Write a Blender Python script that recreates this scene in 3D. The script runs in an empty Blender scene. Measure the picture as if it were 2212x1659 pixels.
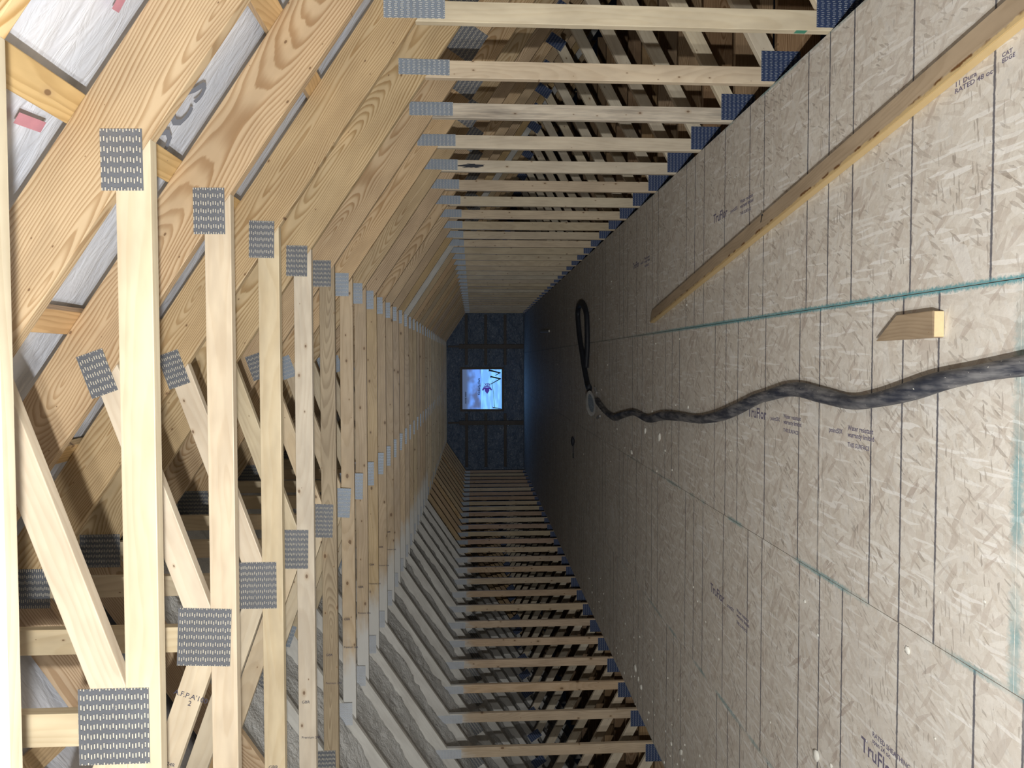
import bpy, bmesh, math, random
from mathutils import Vector, Matrix, noise
random.seed(7)
SC = bpy.context.scene
C = SC.collection

# ------------------------------------------------------------------ camera
CAM_H = 1.5858
cd = bpy.data.cameras.new('camera'); cam = bpy.data.objects.new('camera', cd); C.objects.link(cam)
r_ = Vector((-0.00139923, -0.05372055, -0.99855503))
u_ = Vector((0.99944795, 0.03307088, -0.00317964))
b_ = Vector((0.0331939, -0.99800823, 0.05364462))
M = Matrix((r_, u_, b_)).transposed().to_4x4(); M.translation = Vector((0, 0, CAM_H))
cam.matrix_world = M
cd.sensor_width = 36.0; cd.sensor_fit = 'HORIZONTAL'; cd.lens = 1541.6082/2212*36
cd.clip_start = 0.05; cd.clip_end = 200
SC.camera = cam
# ------------------------------------------------------------------ world, exposure
w = bpy.data.worlds.new('world'); SC.world = w; w.use_nodes = True
w.node_tree.nodes['Background'].inputs[0].default_value = (0.45, 0.6, 1.0, 1)
w.node_tree.nodes['Background'].inputs[1].default_value = 0.002
vs = SC.view_settings
vs.view_transform = 'Standard'; vs.look = 'None'; vs.gamma = 1.0; vs.use_curve_mapping = False
vs.exposure = 0.0
SC.cycles.max_bounces = 5; SC.cycles.diffuse_bounces = 3; SC.cycles.glossy_bounces = 2; SC.cycles.transmission_bounces = 1; SC.cycles.caustics_reflective = False; SC.cycles.caustics_refractive = False
# ------------------------------------------------------------------ hand lamps beside the camera (soft fall-off LED floods)
def lamp(name, loc, power, radius, col):
    l = bpy.data.lights.new(name, 'POINT'); l.energy = 1.0; l.shadow_soft_size = radius; l.color = col
    l.use_nodes = True
    nt = l.node_tree; em = nt.nodes['Emission']
    f = nt.nodes.new('ShaderNodeLightFalloff'); f.inputs['Strength'].default_value = power
    mx = nt.nodes.new('ShaderNodeMath'); mx.operation = 'MULTIPLY_ADD'; mx.inputs[1].default_value = 9.0
    nt.links.new(f.outputs['Quadratic'], mx.inputs[0]); nt.links.new(f.outputs['Linear'], mx.inputs[2])
    nt.links.new(mx.outputs[0], em.inputs['Strength'])
    o = bpy.data.objects.new(name, l); o.location = loc; C.objects.link(o); return o
lamp('flood_lamp', (-0.52, -0.12, CAM_H-0.03), 23.0, 0.02, (1.0, 0.985, 0.94))
lamp('flood_lamp_second', (-0.86, -0.10, CAM_H-0.01), 8.5, 0.035, (1.0, 0.985, 0.94))
# daylight coming in through the covered window
al = bpy.data.lights.new('window_daylight', 'AREA'); al.shape = 'RECTANGLE'; al.size = 1.15; al.size_y = 1.15
al.energy = 2.5; al.color = (0.16, 0.40, 1.0)
ao = bpy.data.objects.new('window_daylight', al); ao.location = (-0.92, 22.60, 1.31); ao.rotation_euler = (math.radians(-90), 0, 0)
C.objects.link(ao)

# ------------------------------------------------------------------ room constants
XR, XL = 1.457, -3.408
XC = (XR+XL)/2; HW = (XR-XL)/2
ZC, ZK = 2.420, 1.832
PITCH = 2/3.0; TH = math.atan(PITCH)
ZR = ZK+HW*PITCH                      # ridge, underside
SP = 0.6096; Y0 = 0.0857
YE = 22.76
RD = 0.193                            # rafter depth
def yk(k): return Y0+k*SP

# ------------------------------------------------------------------ node helpers
def newmat(name):
    m = bpy.data.materials.new(name); m.use_nodes = True
    return m, m.node_tree, m.node_tree.nodes['Principled BSDF']
class N:
    def __init__(s, nt): s.nt = nt
    def n(s, t, **kw):
        x = s.nt.nodes.new(t)
        for k, v in kw.items(): setattr(x, k, v)
        return x
    def put(s, sock, v):
        if hasattr(v, 'is_output') or hasattr(v, 'links'): s.nt.links.new(v, sock)
        else: sock.default_value = v
    def math(s, op, a, b=None, c=None, clamp=False):
        x = s.n('ShaderNodeMath', operation=op); x.use_clamp = clamp
        s.put(x.inputs[0], a)
        if b is not None: s.put(x.inputs[1], b)
        if c is not None: s.put(x.inputs[2], c)
        return x.outputs[0]
    def noise(s, vec, scale, detail=2, rough=0.5, dist=0.0):
        x = s.n('ShaderNodeTexNoise'); s.put(x.inputs['Vector'], vec)
        x.inputs['Scale'].default_value = scale; x.inputs['Detail'].default_value = detail
        x.inputs['Roughness'].default_value = rough; x.inputs['Distortion'].default_value = dist
        return x.outputs['Fac']
    def mapv(s, vec, scale=(1, 1, 1), loc=(0, 0, 0), rot=(0, 0, 0)):
        x = s.n('ShaderNodeMapping'); s.put(x.inputs['Vector'], vec)
        x.inputs['Scale'].default_value = scale; x.inputs['Location'].default_value = loc; x.inputs['Rotation'].default_value = rot
        return x.outputs[0]
    def mix(s, f, a, b):
        x = s.n('ShaderNodeMix', data_type='RGBA'); x.clamp_factor = True
        s.put(x.inputs[0], f); s.put(x.inputs[6], a); s.put(x.inputs[7], b); return x.outputs[2]
    def mul(s, f, a, b):
        x = s.n('ShaderNodeMix', data_type='RGBA', blend_type='MULTIPLY'); s.put(x.inputs[0], f); s.put(x.inputs[6], a); s.put(x.inputs[7], b); return x.outputs[2]
    def ramp(s, f, lo, hi):
        x = s.n('ShaderNodeMapRange', interpolation_type='SMOOTHSTEP'); s.put(x.inputs[0], f)
        x.inputs[1].default_value = lo; x.inputs[2].default_value = hi; return x.outputs[0]
    def bump(s, h, strength, dist=0.01):
        x = s.n('ShaderNodeBump'); x.inputs['Strength'].default_value = strength; x.inputs['Distance'].default_value = dist
        s.put(x.inputs['Height'], h); return x.outputs[0]
    def coords(s): return s.n('ShaderNodeTexCoord').outputs['Object']
    def randoff(s, vec, amt=37.0):
        oi = s.n('ShaderNodeObjectInfo').outputs['Random']
        cx = s.n('ShaderNodeCombineXYZ'); s.put(cx.inputs[0], s.math('MULTIPLY', oi, amt)); s.put(cx.inputs[1], s.math('MULTIPLY', oi, amt*2.3)); s.put(cx.inputs[2], s.math('MULTIPLY', oi, amt*0.7))
        v = s.n('ShaderNodeVectorMath', operation='ADD'); s.put(v.inputs[0], vec); s.put(v.inputs[1], cx.outputs[0])
        return v.outputs[0], oi
    def sep(s, vec):
        x = s.n('ShaderNodeSeparateXYZ'); s.put(x.inputs[0], vec); return x.outputs
def col(*c): return (c[0], c[1], c[2], 1)

def wood(name, light, dark, freq=120.0, contrast=1.0, knots=0.0, tintv=0.16, stain=0.0, rough=0.44, overspray=None):
    """boards: local x along the grain, z across the face, y through the thickness"""
    m, nt, bs = newmat(name); g = N(nt)
    oc = g.coords(); v, rnd = g.randoff(oc)
    sx = g.sep(oc)
    wv = g.noise(g.mapv(v, (0.9, 3, 4)), 1.6, 2, 0.5)
    wv2 = g.noise(g.mapv(v, (0.55, 0.3, 0.3)), 1.4, 1, 0.5)
    fine = g.noise(g.mapv(v, (5, 60, 60)), 1.0, 2, 0.6)
    zoff = g.math('MULTIPLY', g.math('SUBTRACT', rnd, 0.5), 0.14)
    zz = g.math('ADD', g.math('ADD', sx[2], zoff), g.math('MULTIPLY', g.math('SUBTRACT', wv, 0.5), 0.11))
    yy = g.math('ADD', g.math('ADD', sx[1], 0.045), g.math('MULTIPLY', g.math('SUBTRACT', wv2, 0.5), 0.34))
    r = g.math('SQRT', g.math('ADD', g.math('MULTIPLY', zz, zz), g.math('MULTIPLY', yy, yy)))
    ph = g.math('ADD', g.math('MULTIPLY', r, freq), g.math('MULTIPLY', fine, 0.35))
    fr = g.math('FRACT', ph)
    late = g.math('MULTIPLY', g.ramp(fr, 0.25, 0.82), g.math('SUBTRACT', 1.0, g.ramp(fr, 0.86, 0.99)))
    late = g.math('MULTIPLY', late, g.math('ADD', 0.55, g.math('MULTIPLY', g.noise(g.mapv(v, (0.8, 6, 6)), 2.0, 1), 0.8)))
    late = g.math('MULTIPLY', late, contrast, clamp=True)
    c = g.mix(late, col(*light), col(*dark))
    blot = g.noise(g.mapv(v, (1.5, 5, 5)), 2.2, 3, 0.6)
    c = g.mul(1.0, c, g.mix(g.ramp(blot, 0.3, 0.7), col(1.0, 0.98, 0.95), col(0.82, 0.79, 0.76)))
    # per board tint
    hv = g.n('ShaderNodeHueSaturation'); g.put(hv.inputs['Color'], c)
    g.put(hv.inputs['Value'], g.math('ADD', 1.0-tintv*0.6, g.math('MULTIPLY', g.math('FRACT', g.math('MULTIPLY', rnd, 17.3)), tintv*1.1)))
    g.put(hv.inputs['Saturation'], g.math('ADD', 0.86, g.math('MULTIPLY', g.math('FRACT', g.math('MULTIPLY', rnd, 7.7)), 0.24)))
    g.put(hv.inputs['Hue'], g.math('ADD', 0.492, g.math('MULTIPLY', g.math('FRACT', g.math('MULTIPLY', rnd, 31.7)), 0.014)))
    c = hv.outputs[0]
    if knots > 0:
        vo = g.n('ShaderNodeTexVoronoi', voronoi_dimensions='2D'); 
        cx = g.n('ShaderNodeCombineXYZ'); sv = g.sep(v)
        g.put(cx.inputs[0], g.math('MULTIPLY', sv[0], 6.5)); g.put(cx.inputs[1], g.math('MULTIPLY', sv[2], 11.0))
        g.put(vo.inputs['Vector'], cx.outputs[0]); vo.inputs['Scale'].default_value = 1.0
        rc = g.sep(vo.outputs['Color'])
        size = g.math('MULTIPLY', g.math('MULTIPLY', rc[0], rc[0]), 0.15*knots)
        kn = g.math('SUBTRACT', 1.0, g.ramp(g.math('DIVIDE', vo.outputs['Distance'], g.math('ADD', size, 0.012)), 0.7, 1.15))
        kn = g.math('MULTIPLY', kn, g.math('GREATER_THAN', rc[1], 0.42))
        halo = g.math('SUBTRACT', 1.0, g.ramp(g.math('DIVIDE', vo.outputs['Distance'], g.math('ADD', size, 0.012)), 0.6, 3.0))
        halo = g.math('MULTIPLY', halo, g.math('MULTIPLY', 0.45, g.math('GREATER_THAN', rc[1], 0.42)))
        c = g.mix(halo, c, col(0.46, 0.31, 0.17))
        c = g.mix(g.math('MULTIPLY', kn, 0.75), c, col(0.14, 0.07, 0.035))
    if stain > 0:
        st = g.ramp(g.noise(g.mapv(v, (0.6, 9, 9)), 3.0, 4, 0.7), 0.62-0.25*stain, 0.75)
        c = g.mix(g.math('MULTIPLY', st, 0.85*stain, clamp=True), c, col(0.16, 0.14, 0.13))
    if overspray:                                  # foam mist on one end / whole board
        lo, hi, ca = overspray
        f = g.ramp(g.math('ADD', sx[0], g.math('MULTIPLY', g.math('SUBTRACT', g.noise(g.mapv(v, (4, 14, 14)), 1.5, 3), 0.5), 0.35)), lo, hi)
        c = g.mix(g.math('MULTIPLY', f, 0.93), c, col(*ca))
    nt.links.new(c, bs.inputs['Base Color'])
    bs.inputs['Roughness'].default_value = rough
    bs.inputs['Specular IOR Level'].default_value = 0.5 if name.startswith('spruce') else 0.35
    nt.links.new(g.bump(g.math('ADD', g.math('MULTIPLY', late, -0.5), g.math('MULTIPLY', fine, 0.5)), 0.25, 0.002), bs.inputs['Normal'])
    return m

FOAMC = (0.74, 0.75, 0.74)
PINE = wood('southern_pine', (0.74, 0.57, 0.355), (0.50, 0.325, 0.16), 120, 0.95, 0.0, 0.16)
PINEK = wood('southern_pine_knotty', (0.70, 0.55, 0.36), (0.45, 0.30, 0.16), 105, 0.85, 0.25, 0.18)
SPF = wood('spruce', (0.80, 0.70, 0.525), (0.70, 0.575, 0.39), 45, 0.4, 0.0, 0.12)
SPFK = wood('spruce_knotty', (0.79, 0.68, 0.50), (0.64, 0.51, 0.34), 55, 0.4, 0.42, 0.20)
SPFP = wood('spruce_pale', (0.84, 0.76, 0.61), (0.72, 0.61, 0.45), 50, 0.35, 0.4, 0.14)
SPFG = wood('spruce_weathered', (0.50, 0.43, 0.32), (0.33, 0.27, 0.19), 140, 0.7, 0.7, 0.1, stain=0.3)
SPFR = wood('spruce_pink', (0.66, 0.50, 0.38), (0.50, 0.35, 0.25), 70, 0.5, 0.7, 0.1)
SPFS = wood('spruce_bark_edge', (0.80, 0.72, 0.60), (0.62, 0.53, 0.42), 60, 0.4, 0.5, 0.1, stain=0.9)
PINED = wood('pine_joist', (0.42, 0.30, 0.19), (0.24, 0.15, 0.08), 110, 0.9, 0.3, 0.25)
PINEW = wood('pine_foamed', (0.76, 0.77, 0.76), (0.66, 0.67, 0.67), 40, 0.3, 0.0, 0.1)
SPFW = wood('spruce_foam_end', (0.74, 0.60, 0.41), (0.58, 0.43, 0.25), 70, 0.45, 0.75, 0.18, overspray=(0.93, 1.25, FOAMC))
SPFWS = wood('spruce_foam_top', (0.72, 0.58, 0.42), (0.58, 0.43, 0.27), 70, 0.45, 0.75, 0.20, overspray=(0.70, 0.90, FOAMC))

def plate_mat(name, base, tick, metal=0.45, mask=0.75):
    m, nt, bs = newmat(name); g = N(nt)
    oc = g.coords(); s = g.sep(oc)
    u = g.math('DIVIDE', s[0], 0.0082); rv = g.math('DIVIDE', s[2], 0.0262)
    fu = g.math('ABSOLUTE', g.math('SUBTRACT', g.math('FRACT', g.math('ADD', u, 100.25)), 0.5))
    row = g.math('ADD', rv, 100.5)
    stag = g.math('MULTIPLY', g.math('SINE', g.math('MULTIPLY', g.math('FLOOR', g.math('ADD', u, 100.25)), 2.4)), 0.10)
    fw = g.math('ABSOLUTE', g.math('SUBTRACT', g.math('FRACT', g.math('ADD', row, stag)), 0.5))
    a = g.math('SUBTRACT', 1.0, g.ramp(fu, 0.13, 0.24)); b = g.math('SUBTRACT', 1.0, g.ramp(fw, 0.22, 0.28))
    v, rnd = g.randoff(oc)
    nz = g.noise(v, 90, 1)
    t = g.math('MULTIPLY', g.math('MULTIPLY', a, b), g.ramp(nz, 0.2, 0.36))
    dk = g.math('MULTIPLY', g.math('MULTIPLY', a, g.math('SUBTRACT', 1.0, g.ramp(g.math('ABSOLUTE', g.math('SUBTRACT', fw, 0.27)), 0.02, 0.05))), 0.6)
    c = g.mix(g.noise(v, 18, 2), col(*base), col(base[0]*1.35, base[1]*1.35, base[2]*1.35))
    c = g.mix(dk, c, col(0.02, 0.02, 0.025))
    c = g.mix(g.math('MULTIPLY', t, mask), c, col(*tick))
    nt.links.new(c, bs.inputs['Base Color'])
    nt.links.new(g.math('MULTIPLY', metal, g.math('SUBTRACT', 1.0, t)), bs.inputs['Metallic'])
    bs.inputs['Roughness'].default_value = 0.42
    nt.links.new(g.bump(t, 0.6, 0.002), bs.inputs['Normal'])
    return m
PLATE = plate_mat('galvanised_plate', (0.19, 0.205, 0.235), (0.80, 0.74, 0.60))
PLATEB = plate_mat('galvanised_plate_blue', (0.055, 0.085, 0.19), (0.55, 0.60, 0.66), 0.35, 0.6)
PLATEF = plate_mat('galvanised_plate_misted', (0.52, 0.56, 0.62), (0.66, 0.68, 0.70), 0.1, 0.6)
PLATEL = plate_mat('galvanised_plate_window_tint', (0.33, 0.39, 0.48), (0.75, 0.74, 0.68), 0.4)  # window reflection and blurred slots put into a paler, bluer plate colour

def simple(name, c, rough=0.7, metal=0.0, noise_amt=0.0, nscale=20, bump=0.0):
    m, nt, bs = newmat(name); g = N(nt)
    v = g.coords()
    n = g.noise(v, nscale, 3, 0.6)
    cc = g.mix(n, col(*[x*(1-noise_amt) for x in c]), col(*[min(1, x*(1+noise_amt)) for x in c]))
    nt.links.new(cc, bs.inputs['Base Color']); bs.inputs['Roughness'].default_value = rough; bs.inputs['Metallic'].default_value = metal
    if bump: nt.links.new(g.bump(n, bump, 0.01), bs.inputs['Normal'])
    return m
INK = simple('black_ink', (0.06, 0.06, 0.10), 0.8)
INKP = simple('violet_ink', (0.19, 0.17, 0.25), 0.8, noise_amt=0.6, nscale=260)
INKG = simple('grey_print', (0.20, 0.23, 0.30), 0.5)
PINKP = simple('pink_print', (0.55, 0.26, 0.32), 0.5, noise_amt=0.2)
METALROOF = simple('roof_panel', (0.10, 0.09, 0.08), 0.6)
CRUMB = simple('foam_crumb', (0.85, 0.84, 0.78), 0.9, noise_amt=0.15, nscale=60)
DARKP = simple('dark_rubber', (0.03, 0.035, 0.05), 0.6)
GREYP = simple('grey_plastic', (0.36, 0.36, 0.36), 0.5, noise_amt=0.3, nscale=25)
NAILM = simple('nail_steel', (0.06, 0.06, 0.07), 0.4, 0.6)

def foam_mat():
    m, nt, bs = newmat('spray_foam'); g = N(nt); v = g.coords()
    n1 = g.noise(v, 9, 4, 0.65); n2 = g.noise(v, 38, 3, 0.6)
    c = g.mix(n1, col(0.52, 0.53, 0.53), col(0.72, 0.72, 0.71)); nt.links.new(c, bs.inputs['Base Color'])
    bs.inputs['Roughness'].default_value = 0.6
    nt.links.new(g.bump(g.math('ADD', n1, g.math('MULTIPLY', n2, 0.6)), 0.9, 0.025), bs.inputs['Normal'])
    return m
FOAM = foam_mat()
def sheet_mat(name, a, b, rough=0.32, bump=0.8, sc=(3, 9, 3)):
    m, nt, bs = newmat(name); g = N(nt); v = g.coords()
    n1 = g.noise(g.mapv(v, sc), 1.6, 3, 0.55, 0.6); n2 = g.noise(g.mapv(v, (sc[0]*3, sc[1]*3, sc[2]*3)), 2.0, 3, 0.6, 0.8)
    c = g.mix(g.ramp(n1, 0.3, 0.7), col(*a), col(*b)); nt.links.new(c, bs.inputs['Base Color'])
    bs.inputs['Roughness'].default_value = rough
    nt.links.new(g.bump(g.math('ADD', n1, g.math('MULTIPLY', n2, 0.35)), bump, 0.05), bs.inputs['Normal'])
    return m
SHEET = sheet_mat('white_membrane', (0.66, 0.70, 0.80), (0.76, 0.79, 0.87), 0.35, 0.35, (1.2, 4, 1.2))
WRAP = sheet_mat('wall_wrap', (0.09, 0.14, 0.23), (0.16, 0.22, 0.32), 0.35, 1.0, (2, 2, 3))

# ------------------------------------------------------------------ floor material (oriented strand board)
def osb_mat():
    m, nt, bs = newmat('strand_board'); g = N(nt)
    oc = g.coords(); P = g.sep(oc)
    base = g.mix(g.noise(oc, 7, 3, 0.6), col(0.69, 0.64, 0.57), col(0.81, 0.77, 0.70))
    def flakes(rot, sx, sy, thr, c1, c2, amt, off):
        wob = g.n('ShaderNodeVectorMath', operation='ADD'); nz = g.n('ShaderNodeTexNoise'); g.put(nz.inputs['Vector'], oc); nz.inputs['Scale'].default_value = 9; nz.inputs['Detail'].default_value = 1
        sc = g.n('ShaderNodeVectorMath', operation='SCALE'); g.put(sc.inputs[0], nz.outputs['Color']); sc.inputs['Scale'].default_value = 0.012
        g.put(wob.inputs[0], oc); g.put(wob.inputs[1], sc.outputs[0])
        mp = g.n('ShaderNodeMapping', vector_type='POINT'); g.put(mp.inputs['Vector'], wob.outputs[0]); mp.inputs['Rotation'].default_value = (0, 0, rot); mp.inputs['Location'].default_value = off
        m2 = g.mapv(mp.outputs[0], (sx, sy, 1))
        vo = g.n('ShaderNodeTexVoronoi', voronoi_dimensions='2D'); g.put(vo.inputs['Vector'], m2); vo.inputs['Scale'].default_value = 1
        rc = g.sep(vo.outputs['Color'])
        on = g.math('MULTIPLY', g.math('GREATER_THAN', rc[0], thr), amt)
        if thr > 0.92: on = g.math('MULTIPLY', on, g.ramp(g.noise(g.mapv(oc, (1, 1, 1), off), 3.3, 2, 0.6), 0.42, 0.6))
        return on, g.mix(rc[1], c1, c2)
    for i, (rot, sx, sy, thr, c1, c2, amt) in enumerate((
        (0.3, 11, 46, 0.30, col(0.68, 0.61, 0.51), col(0.84, 0.79, 0.70), 0.7),
        (-0.6, 13, 55, 0.45, col(0.64, 0.55, 0.44), col(0.84, 0.79, 0.71), 0.65),
        (1.2, 14, 60, 0.55, col(0.70, 0.63, 0.53), col(0.88, 0.84, 0.77), 0.6),
        (-1.3, 12, 66, 0.70, col(0.60, 0.51, 0.42), col(0.80, 0.74, 0.65), 0.6),
        (0.5, 10, 42, 0.87, col(0.50, 0.40, 0.32), col(0.68, 0.59, 0.50), 0.5),
        (1.6, 9, 85, 0.90, col(0.86, 0.83, 0.77), col(0.95, 0.93, 0.90), 0.7),
        (0.8, 12, 62, 0.925, col(0.42, 0.30, 0.24), col(0.60, 0.50, 0.41), 0.55),
        (-0.1, 30, 150, 0.935, col(0.26, 0.20, 0.16), col(0.50, 0.42, 0.35), 0.6),
        (2.1, 36, 150, 0.935, col(0.26, 0.20, 0.16), col(0.48, 0.41, 0.34), 0.55),
        (-1.0, 22, 90, 0.93, col(0.34, 0.26, 0.20), col(0.56, 0.47, 0.38), 0.6),
        (2.6, 5, 16, 0.93, col(0.78, 0.75, 0.70), col(0.88, 0.86, 0.82), 0.55))):
        on, cc = flakes(rot, sx, sy, thr, c1, c2, amt, (i*3.1, i*1.7, 0))
        base = g.mix(on, base, cc)
    spk = g.ramp(g.noise(oc, 120, 2, 0.7), 0.66, 0.74)
    patch = g.ramp(g.noise(oc, 5, 2, 0.5), 0.40, 0.62)
    base = g.mix(g.math('MULTIPLY', g.math('MULTIPLY', spk, patch), 0.6), base, col(0.12, 0.09, 0.07))
    dust = g.ramp(g.noise(oc, 1.3, 3, 0.6), 0.45, 0.75)
    base = g.mix(g.math('MULTIPLY', dust, 0.35), base, col(0.70, 0.64, 0.57))
    # factory ink lines: uv.y holds distance from the panel's printing start
    uv = g.n('ShaderNodeUVMap', uv_map='print').outputs[0]; q = g.sep(uv)
    t = g.math('MULTIPLY', g.math('FRACT', g.math('DIVIDE', g.math('ADD', q[1], 24.384), 2.4384)), 2.4384)
    t = g.math('ADD', t, g.math('MULTIPLY', g.math('SUBTRACT', g.noise(oc, 45, 2, 0.7), 0.5), 0.008))
    ln = None
    for d in (0.4064, 0.6096, 0.8128, 1.2192, 1.6256, 1.8288, 2.032):
        a = g.math('SUBTRACT', 1.0, g.ramp(g.math('ABSOLUTE', g.math('SUBTRACT', t, d)), 0.0030, 0.0068))
        ln = a if ln is None else g.math('MAXIMUM', ln, a)
    fade = g.ramp(g.noise(g.mapv(oc, (1.6, 6, 1)), 2.0, 4, 0.7), 0.22, 0.46)
    base = g.mix(g.math('MULTIPLY', ln, g.math('MULTIPLY', fade, 0.88)), base, col(0.085, 0.085, 0.125))
    # teal edge sealer along panel edges; uv2 = (distance to long edge, distance to short edge)
    uv2 = g.n('ShaderNodeUVMap', uv_map='edge').outputs[0]; e = g.sep(uv2)
    jn = g.math('MULTIPLY', g.math('SUBTRACT', g.noise(oc, 70, 3, 0.7), 0.5), 0.03)
    e1 = g.math('SUBTRACT', 1.0, g.ramp(g.math('ADD', e[0], jn), 0.002, 0.017))
    bandm = g.math('MAXIMUM', g.math('SUBTRACT', 1.0, g.ramp(g.math('ABSOLUTE', g.math('SUBTRACT', P[0], 0.245)), 0.05, 0.1)),
                   g.math('MULTIPLY', 0.7, g.ramp(g.noise(g.mapv(oc, (0.2, 1, 1)), 2.2, 2), 0.42, 0.58)))
    e2 = g.math('MULTIPLY', g.math('SUBTRACT', 1.0, g.ramp(g.math('ADD', e[1], g.math('MULTIPLY', jn, 1.6)), 0.004, 0.035)), g.math('MULTIPLY', 0.75, g.ramp(g.noise(g.mapv(oc, (1, 0.4, 1)), 3.0, 3), 0.36, 0.6)))
    near = g.math('SUBTRACT', 1.0, g.ramp(P[1], 2.5, 3.1))
    teal = g.math('MAXIMUM', g.math('MULTIPLY', g.math('MULTIPLY', e1, bandm), g.math('SUBTRACT', 1.0, g.math('MULTIPLY', 0.85, g.ramp(P[1], 4.5, 8.0)))), g.math('MULTIPLY', e2, near))
    base = g.mix(g.math('MULTIPLY', teal, 0.85), base, col(0.05, 0.37, 0.44))
    hs = g.n('ShaderNodeHueSaturation'); g.put(hs.inputs['Color'], base); hs.inputs['Saturation'].default_value = 0.74; hs.inputs['Value'].default_value = 1.10
    base = g.mix(g.math('MULTIPLY', teal, 0.6), hs.outputs[0], base)
    nt.links.new(base, bs.inputs['Base Color']); bs.inputs['Roughness'].default_value = 0.72; bs.inputs['Specular IOR Level'].default_value = 0.25
    nt.links.new(g.bump(g.noise(oc, 60, 3), 0.25, 0.004), bs.inputs['Normal'])
    return m
OSB = osb_mat()

# ------------------------------------------------------------------ mesh helpers
def link(name, me, mat=None, parent=None, loc=(0, 0, 0)):
    o = bpy.data.objects.new(name, me); C.objects.link(o); o.location = loc
    if parent: o.parent = parent
    if mat: 
        if not me.materials: me.materials.append(mat)
        o.material_slots[0].link = 'OBJECT'; o.material_slots[0].material = mat
    return o
def bm_box(bm, a, b):
    vs_ = [bm.verts.new((x, y, z)) for x in (a[0], b[0]) for y in (a[1], b[1]) for z in (a[2], b[2])]
    for f in ((0, 1, 3, 2), (4, 6, 7, 5), (0, 4, 5, 1), (2, 3, 7, 6), (0, 2, 6, 4), (1, 5, 7, 3)):
        bm.faces.new([vs_[i] for i in f])
    return vs_
def mesh_from(bm, name, smooth=False):
    bmesh.ops.recalc_face_normals(bm, faces=bm.faces[:])
    me = bpy.data.meshes.new(name); bm.to_mesh(me); bm.free()
    if smooth:
        for p in me.polygons: p.use_smooth = True
    return me
def tag(o, label, cat, group=None, kind=None):
    if label: o['label'] = label
    if cat: o['category'] = cat
    if group: o['group'] = group
    if kind: o['kind'] = kind
    return o
def empty(name, loc=(0, 0, 0)):
    o = bpy.data.objects.new(name, None); o.empty_display_size = 0.1; o.location = loc; C.objects.link(o); return o
def clip(poly, p, n):
    """keep side where (v-p).n <= 0"""
    out = []
    for i in range(len(poly)):
        a, b = poly[i], poly[(i+1) % len(poly)]
        da = (a[0]-p[0])*n[0]+(a[1]-p[1])*n[1]; db = (b[0]-p[0])*n[0]+(b[1]-p[1])*n[1]
        if da <= 1e-9: out.append(a)
        if (da < -1e-9 and db > 1e-9) or (da > 1e-9 and db < -1e-9):
            t = da/(da-db); out.append((a[0]+(b[0]-a[0])*t, a[1]+(b[1]-a[1])*t))
    return out
BEV = 0.0025
def board_mesh(name, poly, thick=0.038, axis=(1, 0)):
    """poly in truss x,z. returns mesh with local x along axis, centroid origin, plus location + angle"""
    cx = sum(p[0] for p in poly)/len(poly); cz = sum(p[1] for p in poly)/len(poly)
    L = math.hypot(*axis); ax = (axis[0]/L, axis[1]/L); ang = math.atan2(ax[1], ax[0])
    ca, sa = math.cos(-ang), math.sin(-ang)
    loc = [((x-cx)*ca-(z-cz)*sa, (x-cx)*sa+(z-cz)*ca) for x, z in poly]
    bm = bmesh.new()
    v0 = [bm.verts.new((x, 0, z)) for x, z in loc]; v1 = [bm.verts.new((x, thick, z)) for x, z in loc]
    n = len(loc)
    bm.faces.new(v0); bm.faces.new(v1[::-1])
    for i in range(n): bm.faces.new((v0[i], v1[i], v1[(i+1) % n], v0[(i+1) % n]))
    bmesh.ops.recalc_face_normals(bm, faces=bm.faces[:])
    bmesh.ops.bevel(bm, geom=bm.edges[:], offset=BEV, segments=2, affect='EDGES', profile=0.6)
    me = bpy.data.meshes.new(name); bm.to_mesh(me); bm.free()
    me.materials.append(None)
    return me, (cx, cz), ang
def strip(A, B, wd):
    dx, dz = B[0]-A[0], B[1]-A[1]; L = math.hypot(dx, dz); nx, nz = -dz/L*wd/2, dx/L*wd/2
    return [(A[0]+nx, A[1]+nz), (A[0]-nx, A[1]-nz), (B[0]-nx, B[1]-nz), (B[0]+nx, B[1]+nz)]

# ------------------------------------------------------------------ truss members (x measured from the truss centre)
zr = ZR
def rafter_poly(sg):
    nx, nz = math.sin(TH), math.cos(TH)
    top = RD/math.cos(TH)
    tail = 5.35
    p = [(0, zr), (tail, zr-tail*PITCH), (tail, zr-tail*PITCH+top), (0, zr+top)]
    return [(sg*x, z) for x, z in p]
def below_rafter(poly, sg, dz=0.0):
    return clip(poly, (0, zr+dz), (sg*PITCH, 1.0))
W4 = 0.089
c_half = (zr-ZC)/PITCH; c_top = (zr-ZC-W4)/PITCH
SHAPES = {}
SHAPES['collar'] = board_mesh('collar', [(-c_half, ZC), (c_half, ZC), (c_top, ZC+W4), (-c_top, ZC+W4)])
SHAPES['king'] = board_mesh('king', below_rafter(below_rafter([(-W4/2, ZC+W4), (W4/2, ZC+W4), (W4/2, zr), (-W4/2, zr)], 1), -1), axis=(0, 1))
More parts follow.
